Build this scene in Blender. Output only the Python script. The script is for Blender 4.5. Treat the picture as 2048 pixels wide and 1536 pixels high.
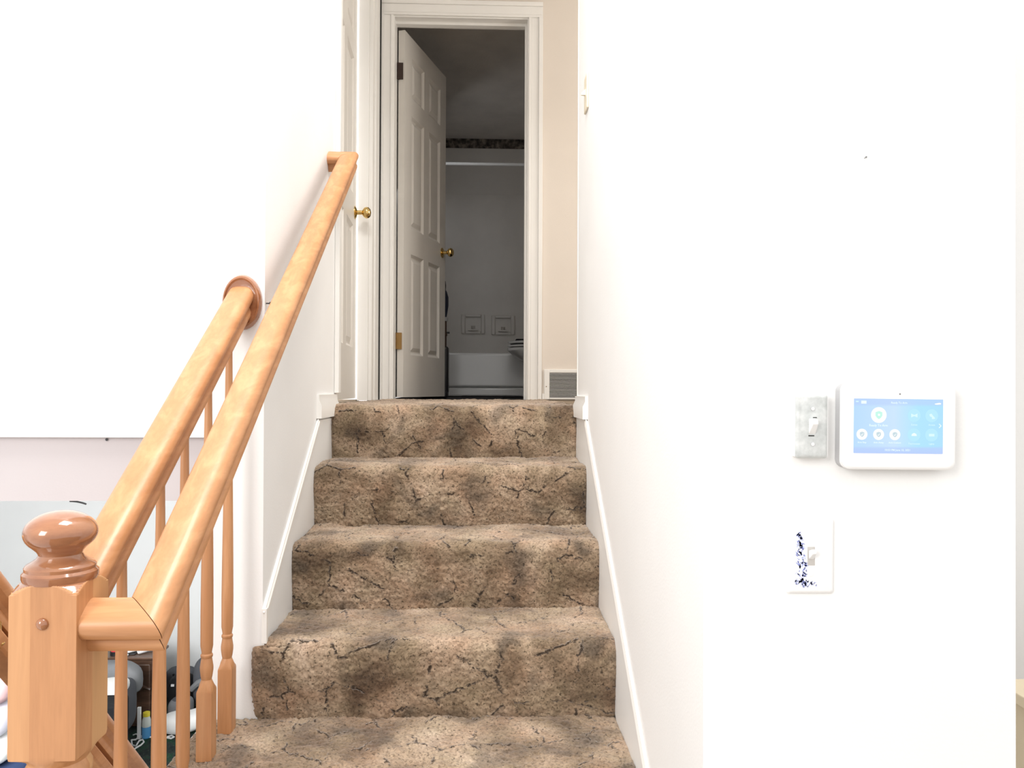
import bpy, bmesh, math, random
import numpy as np
from mathutils import Vector, Matrix
random.seed(4); rng = np.random.default_rng(4)
for o in list(bpy.data.objects): bpy.data.objects.remove(o)
SC = bpy.context.scene; COL = SC.collection
ZU = 1.33                      # height of the upper floor above the entry floor
H, T, D1 = 0.19, 0.2839, 2.8114   # stair rise, going, top riser
XL, XR, DB, DW = -0.5448, 0.3396, 4.2013, 1.972
PI = math.pi

# ------------------------------------------------------------------ camera
def camera():
    f, p, y, r, e = 1570.78, 0.0077, 0.0362, 0.004, 0.0535
    fw = Vector((math.sin(y)*math.cos(p), math.cos(y)*math.cos(p), math.sin(p)))
    rt = Vector((math.cos(y), -math.sin(y), 0)); up = rt.cross(fw)
    rt2 = rt*math.cos(r)+up*math.sin(r); up2 = up*math.cos(r)-rt*math.sin(r)
    c = bpy.data.cameras.new('camera'); o = bpy.data.objects.new('camera', c); COL.objects.link(o)
    M = Matrix((rt2, up2, -fw)).transposed().to_4x4(); M.translation = Vector((0, 0, e+ZU))
    o.matrix_world = M; c.sensor_width = 36; c.lens = f/2048*36; c.clip_start = .02
    SC.camera = o
camera()
# ------------------------------------------------------------------ light
W = bpy.data.worlds.new('world'); SC.world = W; W.use_nodes = True
W.node_tree.nodes['Background'].inputs[0].default_value = (1, .985, .965, 1)
W.node_tree.nodes['Background'].inputs[1].default_value = 1.36
def area(name, loc, target, sx, sy, power, col=(1, 1, 1)):
    l = bpy.data.lights.new(name, 'AREA'); l.shape = 'RECTANGLE'; l.size = sx; l.size_y = sy; l.energy = power; l.color = col
    o = bpy.data.objects.new(name, l); COL.objects.link(o)
    o.location = (loc[0], loc[1], loc[2]+ZU); d = Vector(target)-Vector(loc)
    o.rotation_euler = d.to_track_quat('-Z', 'Y').to_euler()
area('window_light_entry', (-2.3, -1.7, 1.2), (0.0, 1.9, -.1), 1.3, 1.6, 75, (1, .985, .96))
area('overhead_fill_stairs', (-.1, 1.25, 3.0), (-.1, 1.6, -.5), 1.1, 1.1, 105, (1, .98, .95))  # added overhead fill for stair walls and treads, no known skylight
area('window_light_left_room', (-3.6, 3.5, 1.2), (-.6, 3.7, .6), 1.3, 1.5, 150)
area('fill_light_corridor', (2.0, 3.5, 1.3), (-.5, 3.6, .9), .9, 1.2, 26, (1, .95, .88))  # added warm fill to brighten the hall, no known window
area('window_light_lower_room', (-2.6, 3.0, -.6), (-2.6, 7.0, -1.8), 2.2, 1.0, 165, (1, 1, 1))
area('fill_light_bathroom', (-.58, 5.7, 1.6), (.6, 6.3, .8), .4, .7, 3.0, (.97, .98, 1))  # added weak fill to lift the dark bathroom, no known window
SC.view_settings.view_transform = 'Standard'; SC.view_settings.look = 'None'
SC.view_settings.gamma = 1; SC.view_settings.use_curve_mapping = False
SC.view_settings.exposure = 0.0

# ------------------------------------------------------------------ materials
def mat(name, col, rough=.6, metal=0, spec=.5, emit=None, es=1, coat=0):
    m = bpy.data.materials.new(name); m.use_nodes = True
    b = m.node_tree.nodes['Principled BSDF']
    b.inputs['Base Color'].default_value = (*col, 1); b.inputs['Roughness'].default_value = rough
    b.inputs['Metallic'].default_value = metal; b.inputs['Specular IOR Level'].default_value = spec
    b.inputs['Coat Weight'].default_value = coat; b.inputs['Coat Roughness'].default_value = .08
    if emit: b.inputs['Emission Color'].default_value = (*emit, 1); b.inputs['Emission Strength'].default_value = es
    return m
def N(m, t, **k):
    n = m.node_tree.nodes.new(t)
    for a, v in k.items(): setattr(n, a, v)
    return n
def L(m, a, b): m.node_tree.links.new(a, b)
def coords(m, scale=(1, 1, 1), out='Object'):
    tc = N(m, 'ShaderNodeTexCoord'); mp = N(m, 'ShaderNodeMapping'); mp.inputs['Scale'].default_value = scale
    L(m, tc.outputs[out], mp.inputs[0]); return mp.outputs[0]
def noise(m, vec, scale, detail=3, rough=.5, dist=0):
    n = N(m, 'ShaderNodeTexNoise'); L(m, vec, n.inputs['Vector']); n.inputs['Scale'].default_value = scale
    n.inputs['Detail'].default_value = detail; n.inputs['Roughness'].default_value = rough; n.inputs['Distortion'].default_value = dist
    return n.outputs['Fac']
def ramp(m, fac, stops, interp='LINEAR'):
    r = N(m, 'ShaderNodeValToRGB'); r.color_ramp.interpolation = interp
    el = r.color_ramp.elements
    while len(el) < len(stops): el.new(.5)
    for e, (p, c) in zip(el, stops): e.position = p; e.color = (*c, 1) if len(c) == 3 else c
    L(m, fac, r.inputs[0]); return r.outputs[0]
def mix(m, fac, a, b, mode='MIX'):
    n = N(m, 'ShaderNodeMix', data_type='RGBA', blend_type=mode)
    for s, v in ((0, fac), (6, a), (7, b)):
        if hasattr(v, 'node'): L(m, v, n.inputs[s])
        else: n.inputs[s].default_value = v if s == 0 else (*v, 1)
    return n.outputs[2]
def math_(m, op, a, b=None):
    n = N(m, 'ShaderNodeMath', operation=op)
    for s, v in ((0, a), (1, b)):
        if v is None: continue
        if hasattr(v, 'node'): L(m, v, n.inputs[s])
        else: n.inputs[s].default_value = v
    return n.outputs[0]
def bsdf(m): return m.node_tree.nodes['Principled BSDF']
def bump(m, hgt, dist=.002, strength=.5):
    b = N(m, 'ShaderNodeBump'); b.inputs['Strength'].default_value = strength; b.inputs['Distance'].default_value = dist
    L(m, hgt, b.inputs['Height']); L(m, b.outputs[0], bsdf(m).inputs['Normal'])
def paint(name, col, rough=.7, tex=.0006, scale=180, var=.02):
    m = mat(name, col, rough, spec=.25)
    v = coords(m)
    n1 = noise(m, v, 3, 3)
    c = ramp(m, n1, [(.3, tuple(x*(1-var) for x in col)), (.7, tuple(min(1, x*(1+var)) for x in col))])
    L(m, c, bsdf(m).inputs['Base Color'])
    bump(m, noise(m, v, scale, 2), tex, .4)
    return m
M = {}
M['wall'] = paint('white_wall_paint', (.84, .84, .835))
M['hall'] = paint('cream_wall_paint', (.72, .655, .585))
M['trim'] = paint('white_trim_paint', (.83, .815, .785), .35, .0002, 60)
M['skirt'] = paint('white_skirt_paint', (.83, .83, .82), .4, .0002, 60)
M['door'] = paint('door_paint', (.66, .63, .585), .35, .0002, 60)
M['bandp'] = paint('pinkish_paint', (.55, .505, .512), .7)
M['greyw'] = paint('pale_grey_paint', (.70, .71, .71), .7)
M['ceil'] = paint('ceiling_texture', (.68, .64, .60), .9, .004, 90, .10)
M['bathw'] = paint('bath_surround', (.70, .67, .63), .25, .0006, 60, .06)
M['bathb'] = paint('bath_plain_wall', (.68, .65, .61), .6)
M['porc'] = mat('porcelain', (.82, .82, .81), .12, spec=.5)
M['black'] = mat('black_plastic', (.012, .012, .014), .4)
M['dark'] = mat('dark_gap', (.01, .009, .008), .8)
M['blackfab'] = paint('black_fabric', (.014, .014, .016), .9, .002, 300)
M['greyfab'] = paint('grey_fabric', (.085, .088, .10), .9, .002, 300)
M['greyfab2'] = paint('mid_grey_fabric', (.20, .205, .215), .9, .002, 300)
M['whitefab'] = paint('white_fabric', (.80, .80, .79), .9, .003, 30)
M['pinkfab'] = paint('pink_fabric', (.62, .42, .43), .9, .003, 30)
M['lilacfab'] = paint('lilac_white_fabric', (.72, .71, .80), .9, .003, 30)
M['denim'] = paint('denim_blue_fabric', (.03, .05, .12), .9, .003, 60)
M['navy'] = mat('navy_plastic', (.012, .016, .035), .4)
M['whitepl'] = mat('white_plastic', (.86, .86, .86), .35)
M['slot'] = mat('grey_slot', (.50, .475, .45), .5)
M['cream'] = mat('ivory_plastic', (.80, .73, .58), .4)
M['brass'] = mat('polished_brass', (.70, .50, .20), .14, 1)
M['bronze'] = mat('aged_brass', (.30, .18, .07), .35, 1)
M['darkhinge'] = mat('dark_hinge', (.035, .018, .012), .5, .3)
M['chrome'] = mat('chrome', (.75, .75, .75), .2, 1)
M['dot'] = mat('grey_lens', (.22, .22, .22), .4)
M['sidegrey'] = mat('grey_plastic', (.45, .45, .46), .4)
M['yellow'] = mat('yellow_plastic', (.75, .62, .05), .4)
M['blue'] = mat('blue_liquid', (.10, .32, .62), .2)
M['clear'] = mat('pale_plastic', (.62, .66, .62), .25)
M['red'] = mat('red_plastic', (.6, .05, .06), .4)
M['green'] = mat('green_leaf', (.10, .28, .03), .5)
M['palewood'] = mat('pale_wood', (.80, .68, .48), .5)
M['brownstick'] = mat('brown_stick', (.06, .03, .02), .5)

def wood(name, scale, a=(.50, .232, .098), b=(.575, .288, .132), rough=.42, coat=.08):
    m = mat(name, a, rough, coat=coat)
    v = coords(m, scale)
    n = noise(m, v, 1, 4, .55, .6)
    n2 = noise(m, v, 4.5, 3, .6)
    c = ramp(m, n, [(.22, tuple(x*.86 for x in a)), (.48, a), (.62, b), (.85, tuple(min(1, x*1.06) for x in b))])
    c = mix(m, .14, c, ramp(m, n2, [(.35, tuple(x*.55 for x in a)), (.6, b)]))
    L(m, c, bsdf(m).inputs['Base Color'])
    bump(m, n2, .0004, .3)
    return m
M['wood_x'] = wood('honey_wood_x', (3, 34, 34))
M['wood_y'] = wood('honey_wood_y', (34, 2.2, 26))
M['wood_z'] = wood('honey_wood_z', (34, 34, 2.5))
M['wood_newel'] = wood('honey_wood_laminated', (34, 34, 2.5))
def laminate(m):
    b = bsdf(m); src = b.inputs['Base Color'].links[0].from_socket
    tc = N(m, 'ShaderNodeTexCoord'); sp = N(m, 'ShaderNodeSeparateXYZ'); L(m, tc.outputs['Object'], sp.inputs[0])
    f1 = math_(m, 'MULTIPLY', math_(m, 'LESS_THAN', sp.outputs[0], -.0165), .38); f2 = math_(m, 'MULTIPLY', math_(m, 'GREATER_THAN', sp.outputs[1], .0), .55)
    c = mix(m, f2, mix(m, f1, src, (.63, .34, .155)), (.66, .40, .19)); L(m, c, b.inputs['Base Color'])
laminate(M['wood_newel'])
M['wood_knob'] = wood('honey_wood_turned', (14, 14, 40), (.31, .122, .055), (.37, .16, .075), .12, .8)
M['wood_dark'] = wood('brown_wood', (4, 4, 26), (.07, .036, .022), (.12, .062, .038), .4, .1)

def carpet_mat():
    m = mat('sculpted_carpet', (.3, .25, .2), .95, spec=.08)
    uv = coords(m, out='UV')
    # soft colour patches
    p1 = noise(m, uv, 5.6, 3, .55, .5); 
    mp = N(m, 'ShaderNodeMapping'); mp.inputs['Location'].default_value = (7.3, 2.1, 0); L(m, uv, mp.inputs[0])
    p2 = noise(m, mp.outputs[0], 9, 2, .5, .3)
    base = ramp(m, p1, [(.30, (.107, .072, .047)), (.42, (.200, .143, .093)), (.52, (.305, .224, .153)), (.64, (.39, .296, .212)), (.78, (.49, .382, .295))])
    tint = ramp(m, p2, [(.30, (.96, 1.0, .97)), (.5, (1, 1, 1)), (.70, (1.04, .96, .93))])
    base = mix(m, 1.0, base, tint, 'MULTIPLY')
    mp3 = N(m, 'ShaderNodeMapping'); mp3.inputs['Location'].default_value = (1.7, 9.4, 0); L(m, uv, mp3.inputs[0])
    p3 = noise(m, mp3.outputs[0], 8, 2, .5, .4)
    base = mix(m, ramp(m, p3, [(.54, (0, 0, 0)), (.68, (.75, .75, .75))]), base, (.085, .067, .051))
    # tufts
    v = N(m, 'ShaderNodeTexVoronoi', feature='F1', voronoi_dimensions='2D'); v.inputs['Scale'].default_value = 250; L(m, uv, v.inputs['Vector'])
    tv = N(m, 'ShaderNodeSeparateColor'); L(m, v.outputs['Color'], tv.inputs[0])
    tuft = ramp(m, tv.outputs[0], [(0, (.62, .59, .56)), (.3, (.90, .89, .88)), (1, (1.22, 1.21, 1.20))])
    base = mix(m, 1.0, base, tuft, 'MULTIPLY')
    # small dark pits
    pit = noise(m, uv, 120, 2, .6)
    base = mix(m, ramp(m, pit, [(.60, (0, 0, 0)), (.67, (.8, .8, .8))]), base, (.03, .021, .013))
    # carved zig-zag cracks
    nz = N(m, 'ShaderNodeTexNoise'); L(m, uv, nz.inputs['Vector']); nz.inputs['Scale'].default_value = 60; nz.inputs['Detail'].default_value = 2
    sub = N(m, 'ShaderNodeVectorMath', operation='SUBTRACT'); L(m, nz.outputs['Color'], sub.inputs[0]); sub.inputs[1].default_value = (.5, .5, .5)
    sc = N(m, 'ShaderNodeVectorMath', operation='SCALE'); L(m, sub.outputs[0], sc.inputs[0]); sc.inputs['Scale'].default_value = .022
    add = N(m, 'ShaderNodeVectorMath', operation='ADD'); L(m, uv, add.inputs[0]); L(m, sc.outputs[0], add.inputs[1])
    ve = N(m, 'ShaderNodeTexVoronoi', feature='DISTANCE_TO_EDGE', voronoi_dimensions='2D'); ve.inputs['Scale'].default_value = 8.5
    L(m, add.outputs[0], ve.inputs['Vector'])
    mk = noise(m, mp.outputs[0], 17, 1)
    line = ramp(m, ve.outputs['Distance'], [(.012, (1, 1, 1)), (.034, (0, 0, 0))])
    gate = ramp(m, mk, [(.49, (0, 0, 0)), (.54, (1, 1, 1))])
    brk = ramp(m, noise(m, uv, 95, 1), [(.40, (0, 0, 0)), (.50, (1, 1, 1))])
    crack = math_(m, 'MULTIPLY', math_(m, 'MULTIPLY', line, gate), brk)
    base = mix(m, math_(m, 'MULTIPLY', crack, .93), base, (.022, .013, .007))
    L(m, base, bsdf(m).inputs['Base Color'])
    hgt = math_(m, 'SUBTRACT', math_(m, 'MULTIPLY', tv.outputs[1], .8), math_(m, 'MULTIPLY', crack, 3.0))
    bump(m, hgt, .0035, .7)
    bsdf(m).inputs['Sheen Weight'].default_value = .5; bsdf(m).inputs['Sheen Roughness'].default_value = .5; bsdf(m).inputs['Sheen Tint'].default_value = (1, .86, .76, 1)
    return m
M['carpet'] = carpet_mat()
M['carpet_entry'] = paint('entry_floor_carpet', (.22, .17, .12), .95, .004, 250, .2)
def green_mat():
    m = mat('green_carpet', (.03, .06, .04), .95, spec=.1); v = coords(m)
    c = ramp(m, noise(m, v, 9, 4, .6), [(.3, (.014, .018, .018)), (.5, (.034, .045, .041)), (.62, (.018, .060, .034)), (.8, (.055, .068, .062))])
    c = mix(m, ramp(m, noise(m, v, 90, 2), [(.60, (0, 0, 0)), (.75, (.6, .6, .6))]), c, (.16, .18, .16))
    L(m, c, bsdf(m).inputs['Base Color']); bump(m, noise(m, v, 160, 2), .006, .6); return m
M['greencarpet'] = green_mat()
def border_mat():
    m = mat('wallpaper_border', (.1, .08, .07), .8); v = coords(m)
    c = ramp(m, noise(m, v, 22, 3, .6), [(.35, (.02, .015, .012)), (.5, (.10, .08, .065)), (.65, (.25, .21, .17))])
    L(m, c, bsdf(m).inputs['Base Color']); return m
M['border'] = border_mat()
def screen_mat():
    m = mat('screen_blue', (.02, .03, .05), .15); g = coords(m, out='Generated')
    sp = N(m, 'ShaderNodeSeparateXYZ'); L(m, g, sp.inputs[0])
    cx = ramp(m, sp.outputs[0], [(0, (.47, .70, 1.0)), (.45, (.58, .76, .98)), (.72, (.41, .76, 1.0)), (1, (.40, .73, .99))])
    edge = ramp(m, sp.outputs[2], [(0, (1, 1, 1)), (.10, (.8, .8, .8)), (.14, (0, 0, 0)), (.85, (0, 0, 0)), (.9, (.6, .6, .6)), (1, (.6, .6, .6))])
    c = mix(m, edge, cx, (.46, .60, .98))
    b = bsdf(m); L(m, c, b.inputs['Emission Color']); b.inputs['Emission Strength'].default_value = .95
    return m
M['screen'] = screen_mat()
def em(name, c): return mat(name, (.02, .02, .02), .3, emit=c)
M['e_white'] = em('screen_white', (.97, .98, .98)); M['e_text'] = em('screen_text', (.82, .97, 1.0))
M['e_green'] = em('screen_green', (.52, .90, .78)); M['e_grey'] = em('screen_grey', (.52, .66, .72))
M['e_cyan'] = em('screen_cyan', (.44, .78, .97)); M['e_pale'] = em('screen_pale', (.66, .90, .98))
def motif_mat():
    m = mat('ink_blue', (.16, .19, .50), .4); v = coords(m)
    c = ramp(m, noise(m, v, 260, 2), [(.36, (.10, .12, .36)), (.48, (.36, .41, .74)), (.60, (.64, .68, .88))])
    L(m, c, bsdf(m).inputs['Base Color']); return m
M['ink'] = motif_mat()
def plate_mat():
    m = mat('scuffed_plate', (.6, .62, .61), .45); v = coords(m)
    c = ramp(m, noise(m, v, 45, 4, .65), [(.3, (.44, .46, .455)), (.5, (.55, .57, .565)), (.72, (.70, .71, .705))])
    L(m, c, bsdf(m).inputs['Base Color']); return m
M['plate'] = plate_mat()

# ------------------------------------------------------------------ mesh helpers (all coordinates: z = 0 on the upper floor)
class B:
    def __init__(s): s.v = []; s.f = []
    def add(s, vs, fs):
        o = len(s.v); s.v += [tuple(v) for v in vs]; s.f += [[i+o for i in f] for f in fs]; return s
    def box(s, x0, x1, y0, y1, z0, z1):
        return s.add([(x, y, z) for z in (z0, z1) for y in (y0, y1) for x in (x0, x1)],
                     [(0, 2, 3, 1), (4, 5, 7, 6), (0, 1, 5, 4), (2, 6, 7, 3), (0, 4, 6, 2), (1, 3, 7, 5)])
    def lathe(s, prof, c, n=24, sq=None, axis='z', sx=1, sy=1):
        vs = []; fs = []
        for (r, z) in prof:
            for i in range(n):
                a = 2*PI*(i+.5)/n if sq is None else 2*PI*i/n
                rr = r if sq is None else min(r, sq/max(abs(math.cos(a)), abs(math.sin(a))))
                p = (rr*math.cos(a)*sx, rr*math.sin(a)*sy, z)
                if axis == 'x': p = (p[2], p[0], p[1])
                if axis == 'y': p = (p[0], p[2], p[1])
                vs.append((c[0]+p[0], c[1]+p[1], c[2]+p[2]))
        m = len(prof)
        for j in range(m-1):
            for i in range(n):
                k = (i+1) % n; fs.append((j*n+i, j*n+k, (j+1)*n+k, (j+1)*n+i))
        fs.append(tuple(range(n))[::-1]); fs.append(tuple((m-1)*n+i for i in range(n)))
        return s.add(vs, fs)
    def sweep(s, prof, path):          # prof: list of functions/points; path: list of (origin, u, v) frames
        n = len(prof); vs = []; fs = []
        for (o, u, v) in path:
            for (a, b) in prof: vs.append(tuple(Vector(o)+Vector(u)*a+Vector(v)*b))
        for j in range(len(path)-1):
            for i in range(n):
                k = (i+1) % n; fs.append((j*n+i, j*n+k, (j+1)*n+k, (j+1)*n+i))
        fs.append(tuple(range(n))[::-1]); fs.append(tuple((len(path)-1)*n+i for i in range(n)))
        return s.add(vs, fs)
    def tube(s, pts, r, n=8):
        pts = [Vector(p) for p in pts]; path = []
        for i, p in enumerate(pts):
            t = (pts[min(i+1, len(pts)-1)]-pts[max(i-1, 0)]).normalized()
            ref = Vector((0, 0, 1)) if abs(t.z) < .9 else Vector((1, 0, 0))
            u = t.cross(ref).normalized(); path.append((p, u, u.cross(t)))
        return s.sweep([(r*math.cos(2*PI*i/n), r*math.sin(2*PI*i/n)) for i in range(n)], path)
    def ellipsoid(s, c, r, n=16, m=10, p=1.0):
        prof = []
        for j in range(m+1):
            a = -PI/2+PI*j/m; prof.append((max(1e-4, abs(math.cos(a))**p), math.copysign(abs(math.sin(a))**p, math.sin(a))))
        vs = []; fs = []
        sp = lambda x: math.copysign(abs(x)**p, x)
        for (q, z) in prof:
            for i in range(n):
                a = 2*PI*i/n; vs.append((c[0]+r[0]*q*sp(math.cos(a)), c[1]+r[1]*q*sp(math.sin(a)), c[2]+r[2]*z))
        for j in range(m):
            for i in range(n):
                k = (i+1) % n; fs.append((j*n+i, j*n+k, (j+1)*n+k, (j+1)*n+i))
        return s.add(vs, fs)
    def xf(s, fn): s.v = [tuple(fn(Vector(v))) for v in s.v]; return s

def link(name, b, m, parent=None, bevel=0, smooth=True, seg=2, origin=None, uv=None):
    me = bpy.data.meshes.new(name)
    vs = [(x, y, z+ZU) for x, y, z in b.v]
    if parent is not None: off = parent['_w']
    elif origin is not None: off = (origin[0], origin[1], origin[2]+ZU)
    else:
        xs, ys, zs = zip(*vs); off = ((min(xs)+max(xs))/2, (min(ys)+max(ys))/2, min(zs))
    me.from_pydata([(x-off[0], y-off[1], z-off[2]) for x, y, z in vs], [], b.f)
    bm = bmesh.new(); bm.from_mesh(me); bmesh.ops.recalc_face_normals(bm, faces=bm.faces); bm.to_mesh(me); bm.free()
    if m: me.materials.append(m)
    o = bpy.data.objects.new(name, me); COL.objects.link(o)
    o['_w'] = list(off)
    if parent is not None: o.parent = parent; o.matrix_parent_inverse = Matrix.Identity(4)
    else: o.location = off
    if parent is not None:      # meshes of children share the thing's origin
        pass
    if bevel:
        md = o.modifiers.new('bevel', 'BEVEL'); md.width = bevel; md.segments = seg; md.limit_method = 'ANGLE'; md.angle_limit = .6
    if smooth:
        for p in me.polygons: p.use_smooth = True
        me.set_sharp_from_angle(angle=.6)
    return o
def thing(name, label, cat, loc, group=None, kind=None):
    o = bpy.data.objects.new(name, None); COL.objects.link(o); o.empty_display_size = .1
    o.location = (loc[0], loc[1], loc[2]+ZU); o['_w'] = list(o.location)
    return tag(o, label, cat, group, kind)
def tag(o, label=None, cat=None, group=None, kind=None):
    if label: o['label'] = label
    if cat: o['category'] = cat
    if group: o['group'] = group
    if kind: o['kind'] = kind
    return o
def struct(name, b, m, label=None, **k):
    o = link(name, b, m, **k); o['kind'] = 'structure'
    if label: o['label'] = label
    return o
def bx(*a): return B().box(*a)

# ------------------------------------------------------------------ large structure
ZF, ZL = -7*H, -2.66           # entry floor, lower-room floor
struct('floor_entry', bx(-.9, 3.2, -2.6, 1.06, ZF-.15, ZF), M['carpet_entry'])
struct('wall_left', bx(-.677, XL, DW, 2.945, ZL, 2.45), M['wall'], 'white wall on the left of the stairs')
struct('wall_left_far', bx(-.605, -.556, 3.79, DB, 0, 2.45), M['trim'])
struct('trim_shadow_gap', bx(-.5555, -.5495, DB-.030, DB-.0235, 0, 2.4), M['dark'], 'thin dark strip painted as the shadow gap in the corner left of the bathroom door frame')  # solid dark strip, the corner's shadow line put into colour
struct('wall_left_header', bx(-.605, XL, 2.945, 3.79, 2.06, 2.45), M['hall'])
struct('wall_entry_left', bx(-3.6, -.677, DW, 2.09, -.067, 2.45), M['wall'], 'white wall above the opening to the lower room')
struct('wall_floor_edge', bx(-3.6, -.677, 1.990, 2.10, -.226, -.067), M['bandp'], 'pinkish floor edge under the white wall')
struct('wall_right', bx(XR, XR+.12, 1.20, D1+.02, ZF, 2.45), M['wall'], 'white wall on the right of the stairs')
struct('wall_entry_right', bx(XR+.12, .832, 1.20, 1.32, ZF, 2.45), M['wall'], 'white wall with the alarm panel')
struct('wall_entry_far_right', bx(.832, 3.2, 2.30, 2.42, ZF, 2.45), M['wall'])
struct('floor_entry_right', bx(XR+.12, 3.2, 1.06, 2.30, ZF-.15, ZF), M['carpet_entry'])
struct('ceiling_hall', bx(-.677, 2.2, 2.05, DB, 2.42, 2.55), M['wall'])
struct('wall_hall_right', bx(2.2, 2.3, D1, DB, 0, 2.5), M['hall'])
struct('wall_hall_near', bx(XR+.12, 2.2, D1-.10, D1+.02, -.2, 2.45), M['hall'])
# back wall with the bathroom doorway
JA, JB, JT = -.482, .2285, 2.045
bw = B(); bw.box(-.6045, JA-.015, DB, DB+.12, 0, 2.45).box(JB+.015, 2.2, DB, DB+.12, 0, 2.45).box(JA-.015, JB+.015, DB, DB+.12, JT+.015, 2.45)
struct('wall_back', bw, M['hall'], 'cream wall at the end of the hall around the bathroom doorway')
# left upper room
struct('floor_left_room', bx(-3.9, -.677, 2.10, 4.3, -.226, 0), M['carpet_entry'])
lr = B(); lr.box(-4.0, -3.9, 2.1, 4.3, 0, 2.4).box(-3.9, -.6055, 4.202, 4.30, 0, 2.4)
struct('wall_left_room', lr, M['wall']); struct('ceiling_left_room', bx(-4, -.606, 2.1, 4.3, 2.40, 2.5), M['wall'])
# bathroom
BY = 7.02; BZ = 2.30
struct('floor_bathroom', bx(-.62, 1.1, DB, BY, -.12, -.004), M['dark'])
struct('ceiling_bathroom', bx(-.62, 1.1, DB+.12, BY, BZ, BZ+.1), M['ceil'])
struct('wall_bathroom_back', bx(-.62, 1.1, BY, BY+.1, 0, BZ), M['bathb'])
struct('wall_bathroom_left', bx(-.72, -.62, DB+.12, BY, 0, BZ), M['bathb'])
struct('wall_bathroom_right', bx(1.1, 1.2, DB+.12, BY, 0, BZ), M['bathb'])
struct('trim_1', bx(-.62, 1.1, BY-.004, BY, BZ-.085, BZ), M['border'], 'dark patterned wallpaper border under the bathroom ceiling')
# lower room
struct('floor_lower_room', bx(-6.0, -.677, 1.2, 7.4, ZL-.1, ZL), M['greencarpet'], 'dark green carpet in the lower room')
struct('wall_lower_room_far', bx(-6.0, -.5, 7.2, 7.3, ZL, -.226), M['greyw'], 'pale grey far wall of the lower room')
struct('wall_lower_room_left', bx(-6.1, -6.0, 1.2, 7.3, ZL, -.226), M['greyw'])
struct('wall_lower_room_right', bx(-.677, -.56, 2.945, 7.2, ZL, -.226), M['greyw'])
struct('ceiling_lower_room', bx(-6.0, -.677, 4.3, 7.3, -.26, -.226), M['wall'])
struct('ceiling_lower_room_near', bx(-6.0, -3.9, 1.99, 4.3, -.26, -.226), M['wall'])
# white stringer wall under the open side of the lower treads
sb = B()
for k in (4, 5, 6):
    y1 = D1-(k-1)*T; y0 = D1-k*T
    sb.box(-.688, -.675, max(y0, 1.165), min(y1, DW), ZL, -k*H-.012)
struct('wall_stringer', sb, M['skirt'], 'white stringer board along the open side of the stairs')

# ------------------------------------------------------------------ staircase, one carpeted step at a time
def upsample(nx, ny, cell, amp):
    gx, gy = int(nx/cell)+3, int(ny/cell)+3; g = rng.standard_normal((gy, gx))
    X = np.arange(nx)/cell; Y = np.arange(ny)/cell; ix = X.astype(int); iy = Y.astype(int)
    fx = (X-ix)[None, :]; fy = (Y-iy)[:, None]; fx = fx*fx*(3-2*fx); fy = fy*fy*(3-2*fy)
    a = g[iy][:, ix]; b = g[iy][:, ix+1]; c = g[iy+1][:, ix]; d = g[iy+1][:, ix+1]
    return amp*((a*(1-fx)+b*fx)*(1-fy)+(c*(1-fx)+d*fx)*fy)
def profile(yb, yn, z, drop, step):        # from the back of the tread over the nose and down the riser
    r = .036; pts = [(yb, z)]
    pts.append((yn+r, z))
    for i in range(1, 9):
        a = PI/2*i/8; pts.append((yn+r-r*math.sin(a), z-r+r*math.cos(a)))
    if drop > 0:
        pts.append((yn-.002, z-.075)); pts.append((yn+.010, z-drop-.004))
    P = np.array(pts); d = np.r_[0, np.cumsum(np.hypot(*np.diff(P, axis=0).T))]
    n = max(2, int(d[-1]/step)); s = np.linspace(0, d[-1], n)
    return np.c_[np.interp(s, d, P[:, 0]), np.interp(s, d, P[:, 1])], s
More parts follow.
